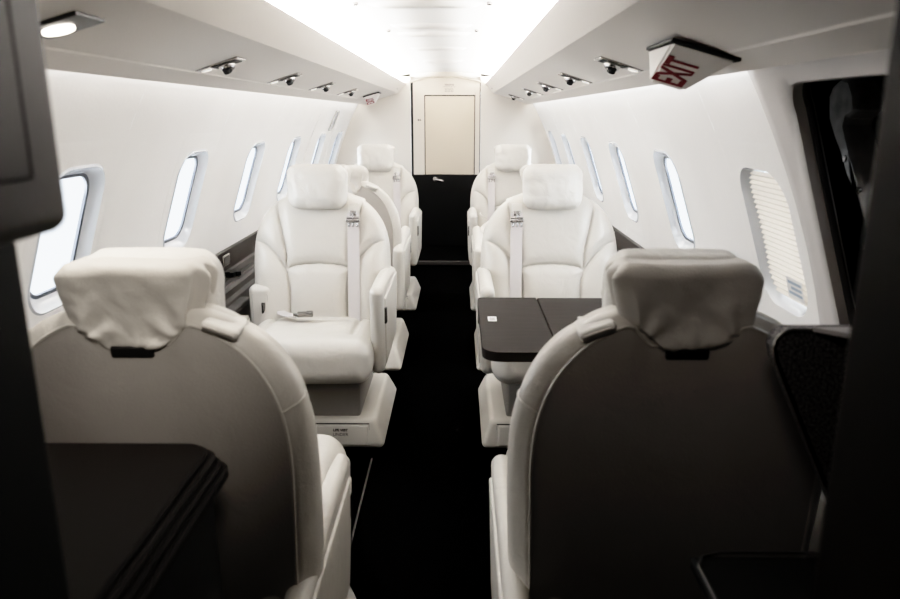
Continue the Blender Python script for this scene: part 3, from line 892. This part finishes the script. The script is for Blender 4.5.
for (y, z) in ((1.425, 1.118), (1.365, 1.062)): cyl(.007, .008, 14, bev=.002).rot('Y', 90).move(-.010, y - 1.42, z - 1.01).build('bolt', M['dark_chrome'], sr)

# ------------------------------------------------------------------ dark furniture round the camera
up_c = thing('galley_cabinet', 'dark upper galley cabinet with inset door at left edge', 'cabinet', (-.45, .55, 0))
uc = box(-.80, -.2035, .12, .565, 1.112, 1.55, .016, 4, 2)
uc.move(.45, -.55, 0).build('body', M['galley'], up_c)
box(-.22, -.2025, .16, .513, 1.158, 1.53, .001).move(.45, -.55, 0).build('door', M['galley'], up_c)
tube([(-.2035, .16, 1.157), (-.2035, .5145, 1.157), (-.2035, .5145, 1.53)], .002, 6).move(.45, -.55, 0).build('door_gap', M['dark_gap'], up_c)
lp_ = thing('galley_pillar', 'black tall galley pillar below the upper cabinet at left edge', 'pillar', (-.5, .50, 0))
box(-.85, -.246, .12, .56, 0, 1.111, .010).move(.5, -.50, 0).build('body', M['galley_black'], lp_)
lc = thing('low_cabinet', 'low dark cabinet with grooved rounded top behind the nearest left seat', 'cabinet', (-.5, .78, 0))
def rtop(x0, x1, y0, y1, z0, z1, r, name, mat, par, bev=.004):
    pts = []
    for cx, cy, a0 in ((x1 - r, y1 - r, 0), (x0 + .005, y1 - .005, 90), (x0 + .005, y0 + .005, 180), (x1 - .005, y0 + .005, 270)):
        rr = r if a0 == 0 else .005
        for k in range(9):
            a = R_(a0 + 90 * k / 8); pts.append((cx + rr * math.cos(a), cy + rr * math.sin(a)))
    n = len(pts); mm = MB(); vs = []
    cx, cy = (x0 + x1) / 2, (y0 + y1) / 2
    for z, ins in ((z0, 0), (z1 - bev, 0), (z1, bev)):
        for (x, y) in pts: vs.append((x - ins * (1 if x > cx else -1), y - ins * (1 if y > cy else -1), z))
    mm.add(vs, [(q * n + k, q * n + (k + 1) % n, (q + 1) * n + (k + 1) % n, (q + 1) * n + k) for q in range(2) for k in range(n)])
    mm.f += [tuple(reversed(range(n))), tuple(2 * n + k for k in range(n))]
    return mm.build(name, mat, par, sharp=30)
lx, ly = .5, -.78
def off(o): o.location = (lx, ly, 0); return o
for a_, b_, z0, z1, nm, mt in ((.018, .045, 0, .696, 'body', 'galley_black'), (0, .045, .697, .711, 'edge_moulding', 'galley_dark'), (.007, .043, .7115, .722, 'edge_moulding', 'galley_dark'),
                          (.013, .040, .7225, .734, 'edge_moulding', 'galley_dark'), (.022, .034, .7345, .743, 'top', 'galley_dark')):
    off(rtop(-.80, -.228 - a_, .57, .972 - a_, z0, z1, b_, nm, M[mt], lc))

# right: closet partition close to the camera, carpeted closeout panel, tray
cp = thing('closet_partition', 'tall dark closet partition filling the right edge', 'partition', (.62, .45, 0))
box(.368, .90, .20, .485, 0, 1.52, .014, 4).move(-.62, -.45, 0).build('panel', M['galley_dark'], cp)
SLAB = MB(); _p = [(.582, .940), (.80, .944), (.80, .80), (.655, .870)]
SLAB.add([(x, y, .9155) for x, y in _p] + [(x, y, .922) for x, y in _p], [(3, 2, 1, 0), (4, 5, 6, 7), (0, 1, 5, 4), (1, 2, 6, 5), (2, 3, 7, 6), (3, 0, 4, 7)])
pn = thing('closeout_panel', 'speckled black panel with a glossy edge beside the nearest right seat', 'panel', (.70, 1.02, 0))
def poly(pts, y0, y1, name, mat, par, ox, oy):
    n = len(pts); mm = MB(); mm.add([(x - ox, y0 - oy, z) for x, z in pts] + [(x - ox, y1 - oy, z) for x, z in pts], [tuple(range(n)), tuple(reversed(range(n, 2 * n)))] + [(k, (k + 1) % n, n + (k + 1) % n, n + k) for k in range(n)])
    return mm.build(name, mat, par, sharp=20)
edge = [(.700, .02), (.675, .50), (.655, .635), (.540, .872), (.535, .890), (.537, .902), (.545, .911), (.556, .915), (.80, .915)]
poly(edge + [(.80, .02)], .945, .975, 'panel', M['speckle'], pn, .70, 1.02)
tube([(x - .70, -.074, z) for x, z in edge], .0035, 8).build('edge_trim', M['dark_chrome'], pn)
SLAB.move(-.70, -1.02, 0).build('top_slab', M['surround'], pn)
box(.66, .70, .89, .925, .919, .9226, .001).move(-.70, -1.02, 0).build('cup_recess', M['dark_gap'], pn)
ty = thing('drop_tray', 'black tray with a thin lit rounded rim at lower right', 'tray', (.62, .74, 0))
def tro(o): o.location = (-.62, -.74, 0); return o
tro(rtop(.392, .80, .52, .80, .650, .665, .03, 'tray', M['galley_black'], ty))
tube([(.80 - .62, .060, .668), (.43 - .62, .060, .668), (.406 - .62, .052, .668), (.394 - .62, .032, .668), (.392 - .62, -.20, .668)], .002, 8).build('rim', M['rail'], ty)
box(.42, .80, .53, .78, 0, .649, .01).move(-.62, -.74, 0).build('base', M['galley_black'], ty)

# ------------------------------------------------------------------ lights
def area(name, loc, sx, sy, energy, rot, col=(1, 1, 1), spread=180):
    d = bpy.data.lights.new(name, 'AREA'); d.shape = 'RECTANGLE'; d.size = sx; d.size_y = sy; d.energy = energy; d.color = col; d.spread = R_(spread)
    o = bpy.data.objects.new(name, d); COL.objects.link(o); o.location = loc; o.rotation_euler = rot; return o
CY0, CY1 = 1.35, 5.80
for s in (-1, 1):
    # cove strip behind the ridge, facing up to the ceiling
    area('cove_strip', (s * .44, (CY0 + CY1) / 2, 1.409), .06, CY1 - CY0, 120, (math.pi, 0, 0), (1.0, .99, .975))
    # wash strip under the lip, shining down the lining
    wy0 = .75 if s < 0 else 1.50
    area('wash_strip', (s * .660, (wy0 + CY1) / 2, 1.306), .020, CY1 - wy0, 3.2, (0, R_(s * -4), 0), (1.0, .985, .965) if s < 0 else (.95, .975, 1.0))
for s in (-1, 1):
    for i, y in enumerate(WIN_Y if s < 0 else WIN_Y_R):
        p = wpt(s, y, WCA, .16)
        o = area('window_daylight', p, .26, .38, 6 if not (s == 1 and i == 0) else 1.0, (0, 0, 0), (.93, .97, 1.0))
        d = (Vector((0, y, .85)) - Vector(p)).normalized(); o.rotation_euler = d.to_track_quat('-Z', 'Y').to_euler()
sp = bpy.data.lights.new('reading_spot', 'SPOT'); sp.energy = 5; sp.spot_size = R_(95); sp.spot_blend = .7; sp.shadow_soft_size = .035; sp.color = (1, .93, .84)
so = bpy.data.objects.new('reading_spot', sp); COL.objects.link(so); so.location = (-.49, 1.12, 1.312)
so.rotation_euler = (Vector((-.42, 1.0, .7)) - so.location).normalized().to_track_quat('-Z', 'Y').to_euler()

d3 = bpy.data.lights.new('fill_spot', 'SPOT'); d3.energy = 18; d3.spot_size = R_(46); d3.spot_blend = 1.0; d3.shadow_soft_size = .10; d3.color = (1, .94, .86)  # unseen spot, added to brighten the nearest left seat's back
v3 = bpy.data.objects.new('fill_spot', d3); COL.objects.link(v3); v3.location = (.06, .22, 1.50)
v3.rotation_euler = (Vector((-.42, 1.08, 1.00)) - v3.location).normalized().to_track_quat('-Z', 'Y').to_euler()
area('overhead_fill', (.06, .12, 1.54), .25, .12, .35, (R_(30), 0, 0), (1, .95, .9))  # weak unseen overhead fill, added for both near seat backs
d4 = bpy.data.lights.new('fill_spot', 'SPOT'); d4.energy = 2.6; d4.spot_size = R_(50); d4.spot_blend = 1.0; d4.shadow_soft_size = .10; d4.color = (1, .94, .88)  # second added spot out of view, lifts the nearest right seat's upper back
v4 = bpy.data.objects.new('fill_spot', d4); COL.objects.link(v4); v4.location = (.16, .25, 1.50)
v4.rotation_euler = (Vector((.46, 1.08, .98)) - v4.location).normalized().to_track_quat('-Z', 'Y').to_euler()
area('door_daylight', (.97, 1.22, 1.22), .06, .06, .25, (0, R_(60), R_(60)), (.9, .95, 1))
w = bpy.data.worlds.new('sky'); scene.world = w; w.use_nodes = True
bg = w.node_tree.nodes['Background']; bg.inputs['Color'].default_value = (.90, .95, 1.0, 1); bg.inputs['Strength'].default_value = 1.6

# ------------------------------------------------------------------ camera
F = 720.0
cam = bpy.data.cameras.new('camera'); co = bpy.data.objects.new('camera', cam); COL.objects.link(co)
cam.sensor_fit = 'HORIZONTAL'; cam.sensor_width = 36; cam.lens = F / 900 * 36; cam.clip_start = .02
pitch = math.atan((299.5 - 115) / F); yaw = math.atan(8 / F)
co.location = (.10, 0, 1.20); co.rotation_euler = (math.pi / 2 - pitch, 0, yaw)
cam.dof.use_dof = True; cam.dof.focus_distance = 2.75; cam.dof.aperture_fstop = 4.5
scene.camera = co
scene.view_settings.view_transform = 'Standard'
scene.view_settings.look = 'None'
scene.view_settings.exposure = 0.0
scene.view_settings.use_curve_mapping = True
cm = scene.view_settings.curve_mapping
cm.black_level = (.0015,) * 3; cm.white_level = (2.4,) * 3
cc = cm.curves[3]
xs_ = [0, .005, .011, .02, .032, .045, .08, .12, .17, .23, .30, .40, .52, .66, .82, 1.0]
for k, x in enumerate(xs_):
    e_ = 2.4 * x; e_ = e_ * e_ / (e_ + .034) * 1.03; y = min(1.0, 1 - math.exp(-2.05 * e_)) if x < 1 else 1.0
    if k == 0: cc.points[0].location = (0, 0)
    elif k == len(xs_) - 1: cc.points[-1].location = (1, 1)
    else: cc.points.new(x, y)
cm.update()
scene.cycles.diffuse_bounces = 6; scene.cycles.max_bounces = 10; scene.cycles.transparent_max_bounces = 8
scene.cycles.sample_clamp_indirect = 6
